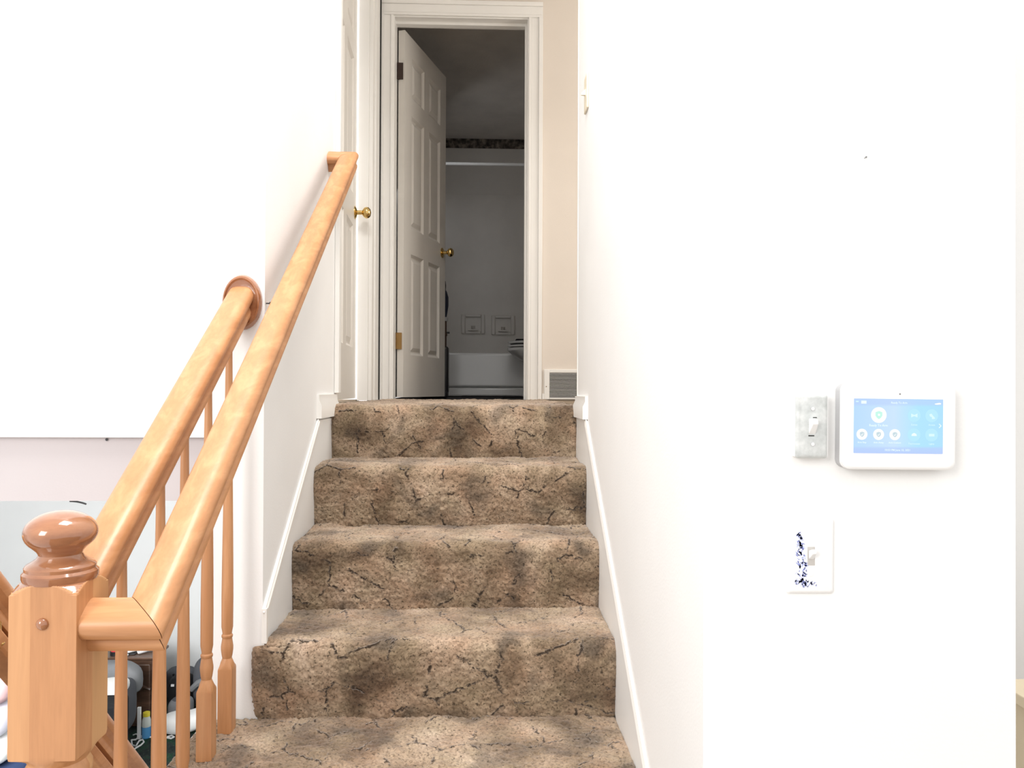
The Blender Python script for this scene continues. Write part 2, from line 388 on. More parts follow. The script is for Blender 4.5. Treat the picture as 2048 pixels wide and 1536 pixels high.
def carpet(name, parent, yb, yn, z, drop, x0, x1, step=.0042, s0=0, wrap=None, kind=None):
    P, s = profile(yb, yn, z, drop, step); ny = len(P); nx = int((x1-x0)/step)
    tx = np.linspace(0, 1, nx); X = np.zeros((ny, nx))
    for j in range(ny):
        a = x0 if wrap is None or P[j, 0] > DW-.0055 else wrap
        X[j] = a+(x1-a)*tx
    tg = np.gradient(P, axis=0); tg /= np.linalg.norm(tg, axis=1)[:, None]+1e-9
    nrm = np.c_[tg[:, 1], -tg[:, 0]]
    dsp = upsample(nx, ny, 1, .0012)+upsample(nx, ny, 2.2, .0010)+upsample(nx, ny, 14, .0022)+upsample(nx, ny, 40, .0018)
    # carpet curls down at its cut sides
    edge = np.minimum(X-X[:, :1], X[:, -1:]-X); dsp -= .008*np.clip(1-edge/.014, 0, 1)**2
    sgn = 1 if nrm[0, 1] > 0 else -1
    Yv = P[:, :1]+sgn*nrm[:, :1]*dsp; Zv = P[:, 1:]+sgn*nrm[:, 1:]*dsp
    V = np.stack([X+upsample(nx, ny, 1, .0008), np.broadcast_to(Yv, X.shape), np.broadcast_to(Zv, X.shape)], -1)
    V[:, 0, 0] = np.minimum(V[:, 0, 0], X[:, 0]+.002)
    off = parent['_w'] if parent is not None else [0, 0, ZU]
    Vw = V.reshape(-1, 3)+np.array([0, 0, ZU])-np.array(off)
    idx = np.arange(nx*ny).reshape(ny, nx)
    q = np.stack([idx[:-1, :-1], idx[:-1, 1:], idx[1:, 1:], idx[1:, :-1]], -1).reshape(-1, 4)
    me = bpy.data.meshes.new(name); me.vertices.add(len(Vw)); me.vertices.foreach_set('co', Vw.ravel().astype(np.float32))
    me.loops.add(q.size); me.loops.foreach_set('vertex_index', q.ravel().astype(np.int32))
    me.polygons.add(len(q)); me.polygons.foreach_set('loop_start', (np.arange(len(q))*4).astype(np.int32))
    me.update(); uvl = me.uv_layers.new(name='UVMap')
    UV = np.stack([X, np.broadcast_to(s[:, None]+s0, X.shape)], -1).reshape(-1, 2)[q.ravel()]
    uvl.data.foreach_set('uv', UV.ravel().astype(np.float32))
    me.polygons.foreach_set('use_smooth', np.ones(len(q), bool)); me.validate(); me.materials.append(M['carpet'])
    o = bpy.data.objects.new(name, me); COL.objects.link(o)
    if parent is not None: o.parent = parent
    else: o.location = off
    o['_w'] = list(off)
    return o
st = thing('staircase', 'brown sculpted carpet staircase rising between white walls', 'stairs', (-.1, 1.9, ZF))
for k in range(1, 7):
    yb = D1-(k-1)*T+(.020 if k != 4 else .010); yn = D1-k*T-.004
    x0 = XL+.002 if k <= 3 else -.684
    carpet('step', st, yb, yn, -k*H, H, x0, XR-.002, .0042 if k < 5 else .008, s0=k*.62+3, wrap=-.568 if k == 3 else None)
core = B()
for k in range(0, 7):
    yb = D1-(k-1)*T; yn = D1-k*T
    core.box((XL+.004) if k <= 3 else -.672, XR-.004, yn+.022, (yb+.022 if k != 4 else DW-.001) if k else D1+.1, ZF if k else -.19, -k*H-.016)
link('core', core, M['palewood'], st)
fu = carpet('floor_upper', None, DB+.02, D1-.004, 0, H, XL+.002, XR-.002, .0055, s0=0)
fu['kind'] = 'structure'; fu['label'] = 'brown carpeted hall floor and its rounded top step'
struct('floor_hall_right', bx(XR, 2.2, D1+.02, DB, -.1, -.001), M['carpet_entry'])
struct('floor_doorway_left', bx(-.677, XL, 2.945, 3.80, -.1, -.002), M['carpet_entry'])

# ------------------------------------------------------------------ trims
def slope_strip(x, side, pts, w, th, m=None):      # moulding lying on a wall plane X = x; pts in (y, z)
    b = B(); n = [(-0.0, -w/2), (th, -w/2), (th, w*.05), (th*.55, w*.28), (th*.55, w/2), (0, w/2)]
    path = []
    P = [Vector((0, a, c)) for a, c in pts]
    for i, p in enumerate(P):
        t0 = (P[i]-P[i-1]).normalized() if i else None; t1 = (P[i+1]-P[i]).normalized() if i < len(P)-1 else None
        t = t0 if t1 is None else t1 if t0 is None else (t0+t1).normalized()
        up = Vector((0, -t.z, t.y)); 
        k = 1 if (t0 is None or t1 is None) else 1/max(.5, t.dot(t0))
        path.append(((x, p.y, p.z), (side, 0, 0), up*k))
    return b.sweep(n, path)
def skirt_panel(x, side, poly, th):
    n = len(poly); vs = [(x, a, c) for a, c in poly]+[(x+side*th, a, c) for a, c in poly]
    fs = [tuple(range(n)), tuple(range(2*n-1, n-1, -1))]+[(i, (i+1) % n, n+(i+1) % n, n+i) for i in range(n)]
    return B().add(vs, fs)
sl = H/T
# left skirt: flat board below, cap moulding above
lp = [(1.966, -.60), (1.966, -.492), (2.590, -.048), (2.930, -.048), (2.930, -.2), (2.6, -.45), (2.2, -.62)]
struct('trim_2', skirt_panel(XL, 1, lp, .006), M['skirt'], 'flat white skirt board on the left stair wall')
struct('trim_3', slope_strip(XL+.004, 1, [(1.966, -.505), (2.592, -.052)], .019, .007), M['trim'], 'thin sloping cap moulding on the left stair wall')
struct('trim_4', bx(XL, XL+.012, 1.964, 1.978, -.575, -.49), M['trim'], 'short upright end of the left skirt moulding')
struct('baseboard_left', slope_strip(XL, 1, [(2.585, -.003), (2.90, -.003)], .078, .017), M['trim'], 'white baseboard at the top of the left stair wall')
rp = [(1.22, -1.1), (1.22, -.98), (2.55, -.045), (2.82, -.045), (2.82, -.2), (2.5, -.45), (1.9, -.8), (1.4, -1.1)]
struct('trim_5', skirt_panel(XR, -1, rp, .006), M['skirt'], 'flat white skirt board on the right stair wall')
struct('trim_6', slope_strip(XR-.004, -1, [(1.22, -.985), (2.555, -.048)], .019, .006), M['trim'], 'thin sloping cap moulding on the right stair wall')
struct('baseboard_right', slope_strip(XR, -1, [(2.545, -.004), (2.825, -.004)], .075, .017), M['trim'], 'white baseboard at the top of the right stair wall')
struct('trim_7', bx(XR-.002, XR+.012, D1+.012, D1+.026, .03, 2.42), M['trim'], 'corner bead at the end of the right stair wall')
struct('baseboard_back', bx(JB+.085, .325, DB-.012, DB, 0, .035).box(.50, 2.2, DB-.012, DB, 0, .08), M['trim'])
# bathroom doorway: jambs, stops and casings
CW = .082
cas = thing('trim_8', 'white door frame around the bathroom doorway', None, (-.13, DB, 0), kind='structure')
def casing_prof(b, x0, x1, z0, z1, inner):     # two-step casing facing the stairs (-Y)
    if inner == 'r':
        b.box(x0, x0+.022, DB-.022, DB, z0, z1).box(x0+.022, x1-.020, DB-.013, DB, z0, z1).box(x1-.020, x1-.006, DB-.016, DB, z0, z1)
    else:
        b.box(x1-.022, x1, DB-.020, DB, z0, z1).box(x0+.020, x1-.022, DB-.013, DB, z0, z1).box(x0+.006, x0+.020, DB-.016, DB, z0, z1)
    return b
link('casing', casing_prof(B(), JA-CW+.003, JA, 0, JT+.006, 'r'), M['trim'], cas, .002)
link('casing', casing_prof(B(), JB, JB+CW, 0, JT+.006, 'l'), M['trim'], cas, .002)
link('head_casing', B().box(JA-CW+.003, JB+CW, DB-.020, DB, JT+.066, JT+.088).box(JA-CW+.003, JB+CW, DB-.013, DB, JT+.02, JT+.066).box(JA-CW+.003, JB+CW, DB-.016, DB, JT+.006, JT+.020), M['trim'], cas, .002)
link('jamb', bx(JA-.015, JA, DB-.002, DB+.125, 0, JT), M['trim'], cas)
link('jamb', bx(JB, JB+.015, DB-.002, DB+.125, 0, JT), M['trim'], cas)
link('head_jamb', bx(JA-.015, JB+.015, DB-.002, DB+.125, JT, JT+.015), M['trim'], cas)
link('door_stop', bx(JB-.011, JB, DB+.05, DB+.085, 0, JT), M['trim'], cas)
link('door_stop', bx(JA, JB-.011, DB+.05, DB+.085, JT-.014, JT), M['trim'], cas)
# frame of the left door
lcas = thing('trim_9', 'white door frame on the left side of the hall', None, (XL, 3.4, 0), kind='structure')
link('casing', bx(XL, XL+.014, 2.90, 2.944, 0.04, 2.12).box(XL, XL+.018, 2.885, 2.90, 0.04, 2.12), M['trim'], lcas, .002)
link('casing', bx(-.556, -.543, 3.806, 3.90, 0, 2.12).box(-.556, -.537, 3.90, 3.925, 0, 2.12).box(-.556, -.5385, 3.796, 3.806, 0, 2.12), M['trim'], lcas, .002)
link('head_casing', bx(XL, XL+.014, 2.885, 3.868, 2.06, 2.12), M['trim'], lcas, .002)
link('jamb', bx(-.605, -.556, 3.782, 3.7899, 0, 2.06), M['trim'], lcas)
link('jamb', bx(-.677, XL, 2.945, 2.957, 0, 2.06), M['trim'], lcas)

# ------------------------------------------------------------------ six-panel doors
def six_panel(parent, w, h, th, xf, m):
    sw, ms = .108*w/.7, .085*w/.7
    z = [0, .235, .80, .945, 1.575, 1.675, h-.115, h]
    xs = [sw, (w-ms)/2, (w+ms)/2, w-sw]
    b = B()
    b.box(0, sw, -th/2, th/2, 0, h).box(w-sw, w, -th/2, th/2, 0, h).box(xs[1], xs[2], -th/2, th/2, z[1], z[6])
    for a, c in ((z[0], z[1]), (z[2], z[3]), (z[4], z[5]), (z[6], z[7])):
        if a in (z[0], z[6]): b.box(sw, w-sw, -th/2, th/2, a, c)
        else: b.box(sw, xs[1], -th/2, th/2, a, c).box(xs[2], w-sw, -th/2, th/2, a, c)
    link('leaf', b.xf(xf), m, parent)
    for a, c in ((z[1], z[2]), (z[3], z[4]), (z[5], z[6])):
        for x0, x1 in ((xs[0], xs[1]), (xs[2], xs[3])):
            p = B(); t0, t1, t2 = th/2-.0005, th/2-.012, th/2-.003; vs = []; fs = []
            rings = [(0, t0), (.014, t1), (.020, t1), (.042, t2)]
            for sgn in (-1, 1):
                o = len(vs)
                for (i, y) in rings:
                    vs += [(x0+i, sgn*y, a+i), (x1-i, sgn*y, a+i), (x1-i, sgn*y, c-i), (x0+i, sgn*y, c-i)]
                for j in range(3):
                    for q in range(4):
                        r = (q+1) % 4; fs.append((o+j*4+q, o+j*4+r, o+j*4+4+r, o+j*4+4+q))
                fs.append((o+12, o+13, o+14, o+15))
            n = 16
            for q in range(4):
                r = (q+1) % 4; fs.append((q, r, n+r, n+q))
            link('panel', p.add(vs, fs).xf(xf), m, parent, smooth=False)
def knob(parent, at, nrm, m):
    k = B().lathe([(.0, 0), (.031, 0), (.031, .003), (.024, .008), (.011, .012), (.010, .034), (.016, .038), (.024, .045), (.0275, .055), (.025, .065), (.016, .073), (.001, .076)], (0, 0, 0), 24)
    q = Vector((0, 0, 1)).rotation_difference(Vector(nrm)); at = Vector(at)
    ob = link('knob', k.xf(lambda v: q @ v+at), m, parent); ob['label'] = 'polished brass ball door knob'
# bathroom door, swung into the bathroom
hx, hy = -.457, 4.318
fx, fy = -.262, 4.965
w = math.hypot(fx-hx, fy-hy); ux, uy = (fx-hx)/w, (fy-hy)/w
xf1 = lambda v: Vector((hx+ux*v.x+uy*v.y*-1*-1, hy+uy*v.x-ux*v.y, v.z+.012))
d1 = thing('door_1', 'white six-panel bathroom door swung open into the dark bathroom', None, (hx, hy, 0), kind='structure')
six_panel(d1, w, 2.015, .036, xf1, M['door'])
kp = xf1(Vector((w-.06, .018, .895)))
knob(d1, kp, (uy, -ux, 0), M['brass'])
for z, mm, lab in ((1.80, 'darkhinge', 'dark hinge'), (.32, 'bronze', 'brass hinge')):
    hb = B().lathe([(.007, -.045), (.007, .045)], (JA+.008, DB+.112, z), 10)
    hb.box(JA+.001, JA+.034, DB+.108, DB+.113, z-.045, z+.045)
    o = link('hinge', hb, M[mm], d1); o['label'] = lab
# left door, ajar into the left room
hx2, hy2 = -.592, 2.962
fx2, fy2 = -.6285, 3.768
w2 = math.hypot(fx2-hx2, fy2-hy2); vx, vy = (fx2-hx2)/w2, (fy2-hy2)/w2
xf2 = lambda v: Vector((hx2+vx*v.x+vy*v.y, hy2+vy*v.x-vx*v.y, v.z+.012))
d2 = thing('door_2', 'white six-panel door standing ajar on the left of the hall', None, (hx2, hy2, 0), kind='structure')
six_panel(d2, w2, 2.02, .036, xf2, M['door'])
knob(d2, xf2(Vector((w2-.065, .018, .872))), (vy, -vx, 0), M['brass'])

# ------------------------------------------------------------------ balustrade and handrails
S = .692; ang = math.atan(S); cs, sn = math.cos(ang), math.sin(ang)
RU, RV = Vector((0, cs, sn)), Vector((0, -sn, cs))        # along the rake, across it
def rail_prof(w=.063, h=.060):
    a = w/2; half = [(0, h/2), (a*.35, h*.495), (a*.62, h*.47), (a*.80, h*.415), (a*.92, h*.34), (a*.985, h*.25), (a, h*.17), (a*.95, h*.04), (a*.70, -.08*h), (a*.66, -.20*h), (a*.74, -.28*h), (a*.80, -.36*h), (a*.78, -h/2), (0, -h/2)]
    return [(x, y) for x, y in half[:-1]]+[(-x, y) for x, y in half[::-1]][:-1]
RP = rail_prof()
bal = thing('stair_balustrade', 'honey wood balustrade with newel and balusters on the open side of the stairs', 'railing', (-.603, 1.1475, ZF))
NC = (-.603, 1.1475)
def newel(parent, c, zt, zb, name='newel_post', knob_=True):
    cx, cy = c; a = .0457
    low = [(.030, zb), (.08, zb+.001), (.08, zt-.95), (.0622, zt-.945), (.044, zt-.936), (.036, zt-.92), (.040, zt-.91), (.034, zt-.89), (.036, zt-.70), (.042, zt-.50), (.044, zt-.42), (.036, zt-.380), (.043, zt-.364), (.043, zt-.354), (.038, zt-.345), (.0445, zt-.336), (.0622, zt-.330), (.09, zt-.325),
           (.09, zt-.1095), (.0622, zt-.1075), (.0590, zt-.1045), (.0560, zt-.1020), (.0530, zt-.0995), (.0500, zt-.0970), (.0470, zt-.0945)]
    low = [(r*1.02 if r > .0475 else r, zt+(z-zt)*1.02 if z > zt-.4 else z) for r, z in low]
    body, sh = [], []
    k = next(i for i, (r, z) in enumerate(low) if z > zt-.2 and r > .08)
    for i, (r, z) in enumerate(low):
        body.append((r, z))
        if i >= k and i+1 < len(low):
            r2, z2 = low[i+1]
            for q in range(1, 4): body.append((r+(r2-r)*q/4, z+(z2-z)*q/4))
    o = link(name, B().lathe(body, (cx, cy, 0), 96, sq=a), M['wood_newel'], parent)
    o.data.materials.append(M['wood_knob'])       # the turned shoulder above the square block is darker, as the finial is
    lim = zt-.1125+ZU-o['_w'][2]
    for p in o.data.polygons:
        if p.center.z > lim and all(max(abs(o.data.vertices[v].co.x), abs(o.data.vertices[v].co.y)) < a-.0004 for v in p.vertices): p.material_index = 1
    top = [(.0460, -.0955), (.0478, -.0905), (.0478, -.084), (.0445, -.0805), (.0450, -.076), (.0425, -.0725), (.036, -.069), (.030, -.0645), (.0275, -.060), (.030, -.055), (.038, -.047)]
    for i in range(0, 15):
        t = -40+130*i/14; tr = math.radians(t); top.append((max(.0005, .0468*math.cos(tr)), -.030+.030*math.sin(tr)))
    top = [p for p in top[:10]]+[p for p in top[11:]]
    top = [(r*1.026, z*1.026) for r, z in top]
    link('finial', B().lathe([(r, zt+z) for r, z in top], (cx, cy, 0), 48), M['wood_knob'], parent)
    return o
newel(bal, NC, -.1212, ZF)
plug = B().ellipsoid((-.603, NC[1]-.0457, -.270), (.0085, .007, .0085), 14, 8)
link('wood_plug', plug, M['wood_knob'], bal)
zc1 = lambda y: .268+S*(y-1.957)
r1 = B().sweep(RP, [((-.600, y, zc1(y)), (1, 0, 0), (0, 0, 1/cs)) for y in (1.185, DW-.010)])
link('handrail', r1, M['wood_y'], bal)
ros = B().lathe([(.0, 0), (1, 0), (1, -.008), (.93, -.016), (.86, -.018), (.80, -.013), (.70, -.012), (0.0, -.012)], (-.5985, DW, .268), 40, axis='y', sx=.048, sy=.0685)
link('rosette', ros.xf(lambda v: Vector((v.x, DW-abs(v.y-DW), v.z))), M['wood_knob'], bal)
def baluster(y, zb, zt):
    hgt = zt-zb; sc = 1
    pf = [(.012, 0), (.03, .0008), (.03, .150), (.0225, .154), (.0150, .166), (.0108, .176), (.0125, .184), (.0140, .196), (.0142, .204), (.0118, .220), (.0112, .2235), (.0130, .2265), (.0130, .2305), (.0108, .2335), (.0112, .238), (.0134, .250), (.0136, .32), (.0128, .42), (.0105, .60), (.0085, hgt-.12), (.0070, hgt)]
    pf = [p for p in pf if p[1] <= hgt]
    return link('baluster', B().lathe([(r, zb+z) for r, z in pf], (-.609, y, 0), 32, sq=.0165), M['wood_z'], bal)
for y, k in ((1.903, 4), (1.764, 4), (1.628, 5), (1.509, 5), (1.352, 6)):
    baluster(y, -k*H-.004, zc1(y)-.030/cs+.004)
# wall rail: stub at the newel, long rail up the left wall, short return to the wall
wr = thing('wall_handrail', 'second honey wood handrail on the right, returning to the left stair wall at its top', 'handrail', (-.4735, 1.11, -.29))
yc, xc = 1.140, -.476; O = Vector((xc, yc, -.246-.030/cs+.002)); hw = .0315
S2 = .697; a2 = math.atan(S2); U2, V2 = Vector((0, math.cos(a2), math.sin(a2))), Vector((0, -math.sin(a2), math.cos(a2)))
Lr = (2.765-yc)/math.cos(a2)
def rail_piece(name, rows, m):
    b = B(); n = len(RP); vs = [tuple(p) for r in rows for p in r]
    fs = [(i, (i+1) % n, n+(i+1) % n, n+i) for i in range(n)]+[tuple(range(n))[::-1], tuple(range(n, 2*n))]
    o = link(name, b.add(vs, fs), m, wr); return o
X3 = Vector((1, 0, 0)); g = .0007
# long rail: mitred at both ends (corner bottom: turns to -X; top: turns to -X)
rail_piece('rail', [[O+X3*a+V2*b+U2*(-a+g) for a, b in RP], [O+X3*a+V2*b+U2*(Lr+a-g) for a, b in RP]], M['wood_y'])
rail_piece('stub', [[Vector((-.5575, O.y, O.z))+U2*a+V2*b for a, b in RP], [O+U2*a+V2*b+X3*(-a-g) for a, b in RP]], M['wood_x'])
E_ = O+U2*Lr
rail_piece('wall_return', [[Vector((XL, E_.y, E_.z))+U2*a+V2*b for a, b in RP], [E_+U2*a+V2*b+X3*(a-g) for a, b in RP]], M['wood_x'])
# lower handrail going down to the lower room, behind the newel
lw = thing('lower_handrail', 'honey wood handrail sloping down behind the newel towards the lower room', 'handrail', (-.79, 1.25, -.3))
def slope_bar(y0, z0, y1, z1, xcen, wd, hh, prof=None):
    return B().sweep(prof or [(-wd/2, -hh/2), (wd/2, -hh/2), (wd/2, hh/2), (-wd/2, hh/2)], [((xcen, y0, z0), (1, 0, 0), (0, 0, 1.45)), ((xcen, y1, z1), (1, 0, 0), (0, 0, 1.45))])
ls = -1.03; zl = lambda y: -.286+ls*(y-1.283)
link('rail', slope_bar(1.25, zl(1.25), 2.10, zl(2.10), -.785, 0, 0, RP), M['wood_y'], lw)
link('lower_board', slope_bar(1.25, zl(1.25)-.070, 2.10, zl(2.10)-.081, -.779, .045, .022), M['wood_y'], lw, .004)
link('post', B().box(-.858, -.778, 1.195, 1.2485, ZL, -.20).box(-.864, -.772, 1.190, 1.2495, -.20, -.18), M['wood_z'], lw, .004)
link('bracket', B().lathe([(.010, -.025), (.013, -.018), (.008, -.010), (.008, .02)], (-.768, 1.272, -.332), 12), M['brass'], lw)['label'] = 'small brass bracket'

# ------------------------------------------------------------------ things on the right-hand walls
def rrect(w, h, r, n=6):
    P = []
    for cx, cy, a0 in ((w/2-r, h/2-r, 0), (-w/2+r, h/2-r, 90), (-w/2+r, -h/2+r, 180), (w/2-r, -h/2+r, 270)):
        for i in range(n+1):
            a = math.radians(a0+90*i/n); P.append((cx+r*math.cos(a), cy+r*math.sin(a)))
    return P
def slab(cx, cz, y0, y1, w, h, r, rot=0, taper=0):      # rounded plate facing -Y between y0 (wall) and y1 (front)
    P = rrect(w, h, r); c, s = math.cos(rot), math.sin(rot)
    lay = [(y0, 1, 0), (y1+.003, 1, 0), (y1+.0008, 1, .0022), (y1, 1, .005)] if taper else [(y0, 1, 0), (y1, 1, 0)]
    path = []
    b = B(); vs = []; n = len(P); fs = []
    for (y, k, ins) in lay:
        for (a, d) in P:
            a2_ = a*(1-2*ins/w); d2_ = d*(1-2*ins/h)
            vs.append((cx+a2_*c+d2_*s, y, cz-a2_*s+d2_*c))
    for j in range(len(lay)-1):
        for i in range(n): fs.append((j*n+i, j*n+(i+1) % n, (j+1)*n+(i+1) % n, (j+1)*n+i))
    fs += [tuple(range(n))[::-1], tuple((len(lay)-1)*n+i for i in range(n))]
    return b.add(vs, fs)
WY = 1.20
# alarm panel
PC = (.632, .0005); rot = .0095; YF = WY-.030
pn = thing('alarm_panel', 'white wall-mounted alarm touch panel with a blue screen', 'alarm panel', (PC[0], WY, PC[1]))
link('housing_rear', slab(PC[0], PC[1], WY, WY-.0172, .1735, .1305, .013, rot), M['sidegrey'], pn)  # rear part of the housing in grey, front part in white
link('housing', slab(PC[0], PC[1], WY-.017, YF, .1745, .1315, .013, rot, 1), M['whitepl'], pn)
SCX, SCZ, SW, SH = .6290, .0010, .1378, .0828
def P2(u, v):      # point on the screen, u right and v down in 0..1
    a, d = (u-.5)*SW, (.5-v)*SH; return (SCX+a*math.cos(rot)+d*math.sin(rot), SCZ-a*math.sin(rot)+d*math.cos(rot))
screen = link('screen', slab(SCX, SCZ, YF+.0005, YF-.0006, SW, SH, .0008, rot), M['screen'], pn, smooth=False)
link('camera_lens', B().lathe([(.0013, 0), (.0013, -.0006)], (.6316, YF, .0498), 14, axis='y'), M['dot'], pn)
SY = YF-.0006
def disc(name, u, v, r, m, lift=.0003, n=28, sx=1):
    x, z = P2(u, v)
    return link(name, B().lathe([(r, 0), (r, -lift)], (x, SY, z), n, axis='y', sx=sx), M[m], screen)
def poly(name, pts, m, lift=.0006):
    P = [P2(u, v) for u, v in pts]; n = len(P)
    vs = [(x, SY-lift+.0003, z) for x, z in P]+[(x, SY-lift, z) for x, z in P]
    fs = [tuple(range(n)), tuple(range(2*n-1, n-1, -1))]+[(i, (i+1) % n, n+(i+1) % n, n+i) for i in range(n)]
    return link(name, B().add(vs, fs), M[m], screen, smooth=False)
def text(s, u, v, size, m, parent=None, name='lettering'):
    c = bpy.data.curves.new(name, 'FONT'); c.body = s; c.size = size; c.align_x = 'CENTER'; c.align_y = 'CENTER'; c.resolution_u = 2; c.offset = size*.018
    t = bpy.data.objects.new(name, c); COL.objects.link(t)
    me = bpy.data.meshes.new_from_object(t.evaluated_get(bpy.context.evaluated_depsgraph_get())); bpy.data.objects.remove(t)
    x, z = P2(u, v); cr, sr = math.cos(rot), math.sin(rot)
    vs = [(x+p.co.x*cr+p.co.y*sr, SY-.0004, z-p.co.x*sr+p.co.y*cr) for p in me.vertices]
    fs = [tuple(p.vertices) for p in me.polygons]
    b = B(); b.v = vs; b.f = fs
    return link(name, b, M[m], screen, smooth=False)
def shield(u, v, r, m):
    a = r/SW; d = r/SH
    return poly('shield_icon', [(u, v-d), (u+a*.85, v-d*.7), (u+a*.85, v+d*.15), (u+a*.45, v+d*.72), (u, v+d), (u-a*.45, v+d*.72), (u-a*.85, v+d*.15), (u-a*.85, v-d*.7)], m)
disc('round_button', .278, .300, .0120, 'e_white'); shield(.278, .300, .0062, 'e_green'); disc('shield_dot', .278, .295, .0017, 'e_white', .0010, 12)
text('Ready To Arm', .275, .490, .0048, 'e_text')
for u, lab in ((.092, 'Arm Stay'), (.278, 'Arm Away'), (.460, 'Arm Custom')):
    disc('round_button', u, .655, .0084, 'e_white')
    shield(u, .655, .0040, 'e_grey'); poly('shield_mark', [(u-.011, .65), (u-.004, .668), (u+.012, .632), (u+.012, .645), (u-.004, .682), (u-.011, .665)], 'e_white', .0010)
    text(lab, u, .803, .0036, 'e_text')
for u, v, lab in ((.675, .300, 'Scenes'), (.872, .300, 'Access'), (.675, .655, 'Thermostats'), (.872, .655, 'Lights')):
    disc('pale_button', u, v, .0098, 'e_cyan', .0002)
    text(lab, u, v+.170 if v < .5 else v+.163, .0036, 'e_pale')
poly('bow_icon', [(.640, .265), (.675, .290), (.710, .265), (.710, .335), (.675, .312), (.640, .335)], 'e_pale')
poly('key_icon', [(.845, .275), (.868, .262), (.885, .300), (.910, .345), (.900, .362), (.872, .360), (.875, .330), (.850, .312)], 'e_pale')
poly('dome_icon', [(.645, .675), (.650, .640), (.675, .618), (.700, .640), (.705, .675)], 'e_text')
poly('lamp_icon', [(.842, .632), (.902, .632), (.902, .680), (.842, .680)], 'e_pale')
poly('arrow', [(.950, .450), (.958, .446), (.982, .485), (.958, .526), (.950, .520), (.970, .485)], 'e_text')
poly('picture_icon', [(.080, .040), (.138, .040), (.138, .095), (.080, .095)], 'e_text'); poly('status_icon', [(.020, .045), (.050, .045), (.050, .066), (.020, .066)], 'e_pale')
poly('battery_icon', [(.905, .078), (.955, .062), (.975, .070), (.972, .092), (.930, .098), (.905, .092)], 'e_white')
text('Ready To Arm', .505, .072, .0042, 'e_text')
text('10:53 PM June 10, 2021', .490, .938, .0042, 'e_text')
# grey metal switch box
sw = thing('metal_switch_box', 'scuffed grey metal switch box beside the alarm panel', 'light switch', (.502, WY, .0))
link('box', slab(.502, 0, WY, 1.184, .050, .0955, .003, .004), M['whitepl'], sw)
link('cover_plate', slab(.5005, 0, 1.1845, 1.179, .0485, .0975, .004, .004, 1), M['plate'], sw)
def tog(parent, x, z, y, m, w=.0085, h=.020, up=True):
    b = B(); s_ = 1 if up else -1
    b.add([(x-w/2, y, z-h/2), (x+w/2, y, z-h/2), (x+w/2, y, z+h/2), (x-w/2, y, z+h/2), (x-w/2*.8, y-.013, z+s_*.004), (x+w/2*.8, y-.013, z+s_*.004), (x+w/2*.8, y-.012, z+s_*.011), (x-w/2*.8, y-.012, z+s_*.011)],
          [(0, 1, 2, 3), (4, 5, 6, 7), (0, 1, 5, 4), (1, 2, 6, 5), (2, 3, 7, 6), (3, 0, 4, 7)])
    return link('toggle', b, m, parent, .001)
tog(sw, .5005, 0.000, 1.1795, M['whitepl'], .011, .024)
link('slot', bx(.4995-.005, .4995+.004, 1.1786, 1.1794, -.0150, -.0134), M['dark'], sw)
link('slot', bx(.4995+.002, .4995+.008, 1.1786, 1.1794, .0128, .0140), M['dark'], sw)
for z in (.027, -.027): link('screw', B().lathe([(.0033, 0), (.0030, -.0012), (.0005, -.0014)], (.501, 1.179, z), 14, axis='y'), M['chrome'], sw)
# painted plate
sp_ = thing('painted_switch_plate', 'white switch plate with blue leaf painting along its left edge', 'light switch', (.505, WY, -.2))
link('plate', slab(.505, -.201, WY, WY-.006, .0725, .1145, .004, .006, 1), M['whitepl'], sp_)
link('toggle_slot', bx(.4995, .5108, WY-.0067, WY-.006, -.2145, -.1860), M['slot'], sp_)
tog(sp_, .5052, -.1985, WY-.0067, M['whitepl'], .0085, .014)
for z in (-.1735, -.2285): link('screw', B().lathe([(.0033, 0), (.0030, -.0008), (.0005, -.001)], (.505, WY-.006, z), 14, axis='y'), M['whitepl'], sp_)
leaf = B(); rr = random.Random(3)
for i in range(125):
    t = rr.random()
    if i < 92: z = -.162-.088*t; x = .4815+.0155*rr.random()**.8*(0.45+.75*min(1, t*1.6))+(-.002*t); x = min(x, .499) if t < .85 else x
    else: x = .480+.034*t; z = -.2465+.010*rr.random()*(1-t*.4)
    a = rr.choice((.7, -.7, 1.2, -.4, 2.2))+rr.uniform(-.3, .3); l = rr.uniform(.0018, .0048); wv = l*rr.uniform(.22, .6); y = WY-.0062-.0000*i
    ca, sa = math.cos(a), math.sin(a)
    pts = [(-l, 0), (-.2*l, wv), (l, 0), (-.2*l, -wv)]
    leaf.add([(x+p*ca-q_*sa, y, z+p*sa+q_*ca) for p, q_ in pts], [(0, 1, 2, 3)])
link('painted_leaves', leaf, M['ink'], sp_, smooth=False)['kind'] = 'stuff'
# switch near the top of the stairs
us = thing('ivory_switch_plate', 'ivory toggle switch plate high on the right wall by the hall', 'light switch', (XR, 2.583, 1.04))
link('plate', bx(XR-.007, XR, 2.547, 2.619, .978, 1.095), M['cream'], us, .003)
b = B(); b.add([(XR-.007, 2.578, 1.030), (XR-.007, 2.588, 1.030), (XR-.007, 2.588, 1.050), (XR-.007, 2.578, 1.050), (XR-.021, 2.579, 1.030), (XR-.021, 2.587, 1.030), (XR-.020, 2.587, 1.037), (XR-.020, 2.579, 1.037)],
      [(0, 1, 2, 3), (4, 5, 6, 7), (0, 1, 5, 4), (1, 2, 6, 5), (2, 3, 7, 6), (3, 0, 4, 7)]); link('toggle', b, M['cream'], us)
